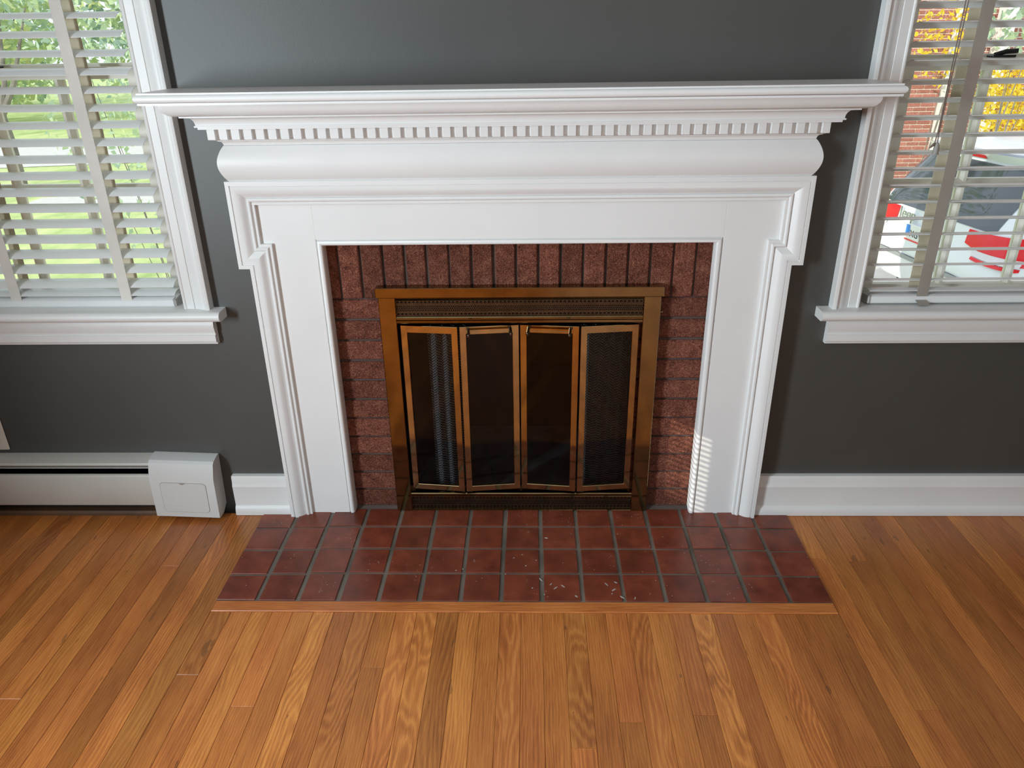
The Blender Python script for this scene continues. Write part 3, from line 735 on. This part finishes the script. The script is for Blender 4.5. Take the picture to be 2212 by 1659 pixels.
# ------------------------------------------------------------------ outdoors
GZ=-1.2
struct(MB().box(-60,60,.13,80,GZ-.2,GZ).build('lawn','grass'),'bright green lawn outside')
struct(MB().add([(-16,14.5,GZ+.01),(3,18.5,GZ+.01),(3,22,GZ+.01),(-16,19,GZ+.01)],[(0,1,2,3)]).build('street','concrete'),'pale street beyond the lawn')
struct(MB().add([(-9,10.5,GZ+.012),(1.0,13.2,GZ+.012),(1.0,14.6,GZ+.012),(-9,11.7,GZ+.012)],[(0,1,2,3)]).build('sidewalk','concrete'),'pale pavement crossing the lawn')
struct(MB().box(2.4,60,2.6,7.2,GZ-.1,GZ+.015).build('driveway','concrete'),'pale concrete driveway under the parked car')
def leaves(c,rad,n,size,mat,name,parent,shell=.55,seed=0):
    rnd=random.Random(seed); mb=MB()
    for _ in range(n):
        while True:
            d=Vector((rnd.uniform(-1,1),rnd.uniform(-1,1),rnd.uniform(-1,1)))
            if shell<d.length<1: break
        p=Vector(c)+Vector((d.x*rad[0],d.y*rad[1],d.z*rad[2]))
        a=Vector((rnd.uniform(-1,1),rnd.uniform(-1,1),rnd.uniform(-1,1))).normalized(); b=a.orthogonal().normalized(); b=(Matrix.Rotation(rnd.uniform(0,6.28),3,a)@b)
        t=a.cross(b); L=size*rnd.uniform(.6,1.3); Wd=L*.55
        mb.add([p-b*L*.5,p-b*L*.1+t*Wd*.5,p+b*L*.5,p-b*L*.1-t*Wd*.5],[(0,1,2,3)])
    o=mb.build(name,mat,parent,fix=False); o['kind']='stuff'; return o
def tree(name,label,x,y,h,rad,mat,n,size,seed,cat='tree',group=None,tr=.12):
    root=empty(name,(x,y,GZ)); tag(root,label,cat,group)
    rnd=random.Random(seed); mb=MB()
    mb.tube([(0,0,-.05),(rnd.uniform(-.1,.1),0,h*.25),(rnd.uniform(-.2,.2),0,h*.55)],[tr,tr*.8,tr*.4],8)
    for k in range(5):
        a=rnd.uniform(0,6.28); mb.tube([(0,0,h*(.2+.06*k)),(math.cos(a)*rad[0]*.35,math.sin(a)*rad[1]*.35,h*(.42+.06*k)),(math.cos(a)*rad[0]*.7,math.sin(a)*rad[1]*.7,h*(.55+.08*k))],[tr*.5,tr*.3,tr*.1],6)
    mb.build('trunk','bark',root,smooth=True)
    leaves((0,0,h-rad[2]),rad,n,size,mat,'foliage',root,.35,seed)
    return root
# far trees beyond the street, left window
tree('maple_tree','wide blue-green tree beyond the street',-13,27,7.5,(3.6,2.6,3.6),'leaf_far',2600,.42,1)
tree('maple_tree','orange tinged tree next to the pale house',-19.6,26,6.5,(2.9,2.5,3.2),'leaf_far',2000,.42,2)
tree('maple_tree','tall tree behind the pale siding house',-8.2,33.2,9,(4.2,2.6,4.5),'leaf_far',2400,.45,3)
tree('maple_tree','far green tree at the end of the street',-24,33,9,(4.5,3,4.8),'leaf_far',2400,.5,4)
tree('maple_tree','round tree at the edge of the far lawn',-4.5,26.5,7,(3.4,2.8,3.4),'leaf_far',1800,.42,5)
tree('oak_tree','spreading oak tree between the lawn and the driveway',-1.5,14,11,(4.0,2.8,4.2),'leaf_green',1500,.30,6,tr=.28)
# near shrub beside the left window
sh=empty('tall_shrub',(-2.75,3.6,GZ)); tag(sh,'tall leafy green shrub growing close outside the heater side window','shrub')
mb=MB(); rnd=random.Random(9)
for k in range(6):
    a=rnd.uniform(0,6.28); r=rnd.uniform(.2,.75); hz=rnd.uniform(1.3,3.0)
    mb.tube([(0,0,-.05),(math.cos(a)*r*.4,math.sin(a)*r*.4,hz*.5),(math.cos(a)*r,math.sin(a)*r,hz)],[.006,.004,.002],5)
mb.build('stem','bark',sh)
leaves((.05,.1,2.35),(.80,.8,1.35),2100,.060,'leaf_green','foliage',sh,.1,10)
# young street tree with forked trunk
yt=empty('young_tree',(-10.2,13.0,GZ)); tag(yt,'slim bare forked tree on the lawn by the pavement','tree')
mb=MB(); mb.tube([(0,0,-.05),(.02,0,.9),(-.02,0,1.35)],[.12,.10,.10],10)
for dx,hz in ((-.9,3.4),(-.35,3.6),(.5,3.5),(.95,3.2),(.15,3.7)): mb.tube([(-.02,0,1.3),(dx*.4,.05,1.9),(dx,.1,hz)],[.07,.05,.015],7)
mb.build('trunk','bark',yt,smooth=True)
leaves((0,0,3.7),(1.5,1.2,1.1),500,.2,'leaf_far','foliage',yt,.2,11)
# pale siding house
hs=empty('siding_house',(-12,37,GZ)); tag(hs,'pale blue-green siding house behind the trees','house')
kid(MB().box(-17,-8,37,44,GZ,GZ+5.2),'wall','siding',hs)
kid(MB().prism([(-17.5,GZ+5.1),(-12.5,GZ+7.6),(-7.5,GZ+5.1)],'y',36.6,44.4),'roof','roof',hs)
for x in (-15.5,-12.7,-9.8):
    f=kid(MB().box(x-.5,x+.5,36.93,37.02,GZ+1.6,GZ+3.2),'window','white_metal',hs)
    MB().box(x-.42,x+.42,36.90,36.93,GZ+1.68,GZ+3.12).build('pane','car_glass',f).matrix_parent_inverse=f.matrix_world.inverted() if False else Matrix.Translation(-Vector(hs.location))@Matrix.Identity(4)
# brick house, right window
HY=11.0
bh=empty('brick_house',(8,HY,GZ)); tag(bh,'red brick house with pale mortar across the driveway','house')
kid(MB().box(3.6,16,HY,HY+6,GZ,GZ+6),'wall','house_mortar',bh)
kid(MB().prism([(HY-.5,GZ+5.9),(HY+3,GZ+8),(HY+6.5,GZ+5.9)],'x',3.2,16.4),'roof','roof',bh)
bw,bhh=.200,.0535; bme=MB().cbox(0,bw,-.012,.02,0,bhh,.004); bo=bme.build('brick','house_brick'); bmesh_=bo.data; bpy.data.objects.remove(bo)
cnt=0; cand=[]
for r in range(84):
    z=GZ+.12+r*.0677
    for c in range(60):
        x=3.62+c*.213+(r%2)*.1065
        q=RW@(Vector((x+.1,HY,z))-CAM)
        u,v=q.x/q.z*FPX+1106,q.y/q.z*FPX+829.5
        if 1915<u<2085 and -20<v<455: cand.append((x,z))
for x,z in cand[:300]:
    o=link('brick',bmesh_,bh); o.matrix_parent_inverse=Matrix.Translation(-Vector(bh.location)); o.location=(x,HY,z)
dx_=pix(2058,60,1,HY).x
kid(MB().box(dx_,dx_+.06,HY-.10,HY-.02,GZ,GZ+6),'downspout','white_metal',bh)
dx_=pix(2148,50,1,HY).x
kid(MB().box(dx_,dx_+.16,HY-.3,HY-.05,GZ,GZ+6),'corner_post','white_metal',bh)
# yellow shrubs along the brick house
def shrub(x,y,rad,zc,n,size,seed,label):
    root=empty('yellow_shrub',(x,y,GZ)); tag(root,label,'shrub')
    mb=MB(); rnd=random.Random(seed)
    for k in range(4):
        a=rnd.uniform(0,6.28); mb.tube([(0,0,-.05),(math.cos(a)*rad[0]*.3,math.sin(a)*rad[1]*.3,zc*.6),(math.cos(a)*rad[0]*.7,math.sin(a)*rad[1]*.7,zc+rad[2]*.4)],[.012,.008,.003],5)
    mb.build('stem','bark',root); leaves((0,0,zc),rad,n,size,'leaf_yellow','foliage',root,.1,seed); return root
def at(u,v,Y): p=pix(u,v,1,Y); return p.x,Y,p.z-GZ
x_,y_,z_=at(2200,215,9.3)
shrub(x_,y_,(.62,.5,.60),z_,2300,.075,21,'dense yellow shrub in front of the brick house')
x_,y_,z_=at(2045,75,10.4)
shrub(x_,y_,(.55,.3,.75),z_,420,.085,22,'sparse yellow vine hanging over the brick wall')
x_,y_,z_=at(2440,200,9.7)
shrub(x_,y_,(.65,.5,.75),z_,1500,.08,23,'large golden shrub beside the dense yellow one')
kidv=tree('broadleaf_tree','broad-leaved green tree above the yellow shrubs',at(2215,30,7.6)[0],7.6,at(2215,30,7.6)[2]+.55,(.6,.5,.5),'leaf_green',260,.13,24,tr=.018)

# ------------------------------------------------------------------ parked car (rear toward the left, parallel to the wall)
car=empty('parked_car',(3.56,4.70,GZ+.015)); tag(car,'white sport utility car with red tail lights parked outside the window','car')
car.rotation_euler=(0,0,math.radians(8.9))
zl=[(.42,.10,4.55,.86),(.55,.03,4.62,.93),(.72,0,4.62,.955),(.84,.03,4.60,.96),(.92,.07,4.58,.96),(1.06,.09,4.50,.955),(1.14,.11,3.9,.93),(1.30,.20,3.2,.87),(1.48,.31,2.9,.80),(1.60,.38,2.7,.74),(1.68,.30,2.5,.70),(1.72,.50,2.3,.60)]
def rear(z):
    for (z0,r0,f0,w0),(z1,r1,f1,w1) in zip(zl,zl[1:]):
        if z0<=z<=z1:
            t=(z-z0)/(z1-z0); return r0+(r1-r0)*t, w0+(w1-w0)*t
    return (zl[0][1],zl[0][3]) if z<zl[0][0] else (zl[-1][1],zl[-1][3])
def ring(z,xr,xf,w_):
    pts=[]; R_=.34; n=8
    for k in range(n+1):
        a=PI/2*k/n; pts.append((xr+.22*(1-math.cos(a)) if False else xr+.24-.24*math.sin(PI/2-a+0)*1.0, -(w_-R_+R_*math.sin(a)), z))
    pts=[(xr+.24*(1-math.cos(PI/2*k/n)), -(w_-R_+R_*math.sin(PI/2*k/n)), z) for k in range(n+1)]
    pts+=[(xf-.35*(1-math.cos(PI/2*k/n)), -(w_-R_+R_*math.sin(PI/2*k/n)), z) for k in range(n,-1,-1)]
    return pts+[(x,-y,z) for x,y,z in pts[::-1]]
mb=MB().rings([ring(*q) for q in zl],True); mb.build('body','car_white',car,smooth=True,angle=40)
def surf(y,z,off=.012):
    xr,w_=rear(z); R_=.34; ay=abs(y); e=w_-R_
    if ay<=e: return (xr-off,y,z)
    s_=min(1,(ay-e)/R_); a=math.asin(s_); x=xr+.24*(1-math.cos(a))
    return (x-off*math.cos(a),y+math.copysign(off*math.sin(a),y),z)
def patch(ys0,ys1,z0,z1,n=14,m_=6,zf=None,off=.012):
    rg=[]
    for j in range(m_+1):
        t=j/m_
        r=[]
        for i in range(n+1):
            y=ys0+(ys1-ys0)*i/n; a,b=(z0,z1) if zf is None else zf(i/n); z=a+(b-a)*t
            r.append(surf(y,z,off))
        rg.append(r)
    rb=[[ (p[0]+.02,p[1],p[2]) for p in r] for r in rg]
    mb=MB(); mb.rings(rg,False); mb.rings(rb,False); return mb
patch(-.74,.74,1.10,1.57,18,8,off=.006).build('rear_glass','car_glass',car,smooth=True)
patch(-.62,.62,1.60,1.665,10,3,off=.05).build('spoiler','car_white',car,smooth=True)
patch(-.20,.20,1.605,1.635,6,2,off=.060).build('brake_light','tail_red',car)
for s in (-1,1):
    lt=patch(s*.48,s*.955,.88,1.10,14,6,zf=lambda t:(.97-.10*t,1.085+.01*t)); lo=lt.build('tail_light','tail_red',car,smooth=True)
    patch(s*.60,s*.945,.90,.95,12,3,zf=lambda t:(.90-.035*t,.945-.02*t),off=.016).build('reversing_lens','tail_clear',lo,smooth=True)
    patch(s*.62,s*.945,.84,.86,12,2,zf=lambda t:(.868-.035*t,.892-.035*t),off=.017).build('tail_light_edge','tail_red',lo,smooth=True)
patch(-.96,.96,.66,.70,24,2,off=.02).build('bumper_trim','car_trim',car,smooth=True)
patch(-.42,.42,.80,1.00,10,3,off=-.004).build('plate_recess','car_trim',car)
pl=MB().cbox(-.012,0,-.155,.155,.82,.975,.003).build('licence_plate','plate_white',car); pl.location=(.035,.10,0)
MB().add([(-.0135,.15,.86),(-.0135,.11,.865),(-.0135,.085,.90),(-.0135,.095,.965),(-.0135,.15,.965)],[(0,1,2,3,4)]).build('state_emblem','plate_blue',pl)
MB().box(-.0140,-.0120,-.15,.15,.823,.838).build('plate_stripe','plate_red',pl)
def text_on(body,size,mat,parent,loc,extr=.001):
    cu=bpy.data.curves.new('lettering','FONT'); cu.body=body; cu.size=size; cu.extrude=extr; cu.align_x='LEFT'
    to=bpy.data.objects.new('tmp',cu); COL.objects.link(to); bpy.context.view_layer.update()
    me=bpy.data.meshes.new_from_object(to.evaluated_get(bpy.context.evaluated_depsgraph_get())); bpy.data.objects.remove(to)
    me.materials.clear(); me.materials.append(M[mat])
    o=link('lettering',me,parent); o.matrix_local=Matrix.Translation(loc)@Matrix(((0,0,-1,0),(-1,0,0,0),(0,1,0,0),(0,0,0,1))); return o
text_on('XGW',.085,'plate_ink',pl,(-.0140,.085,.865))
text_on('Jeep',.14,'chrome',car,(.045,.42,1.00),.004)
for wx in (.85,3.7):
    for s in (-1,1):
        t=MB().rings([[(wx+r*math.cos(2*PI*k/24),s*yy,.37+r*math.sin(2*PI*k/24)) for k in range(24)] for r,yy in ((.24,.965),(.36,.95),(.37,.90),(.37,.75))],True).build('tyre','tyre',car,smooth=True,angle=30)
        MB().rings([[(wx+r*math.cos(2*PI*k/20),s*yy,.37+r*math.sin(2*PI*k/20)) for k in range(20)] for r,yy in ((.05,.96),(.22,.955),(.24,.968))],True).build('wheel_rim','car_trim',t)
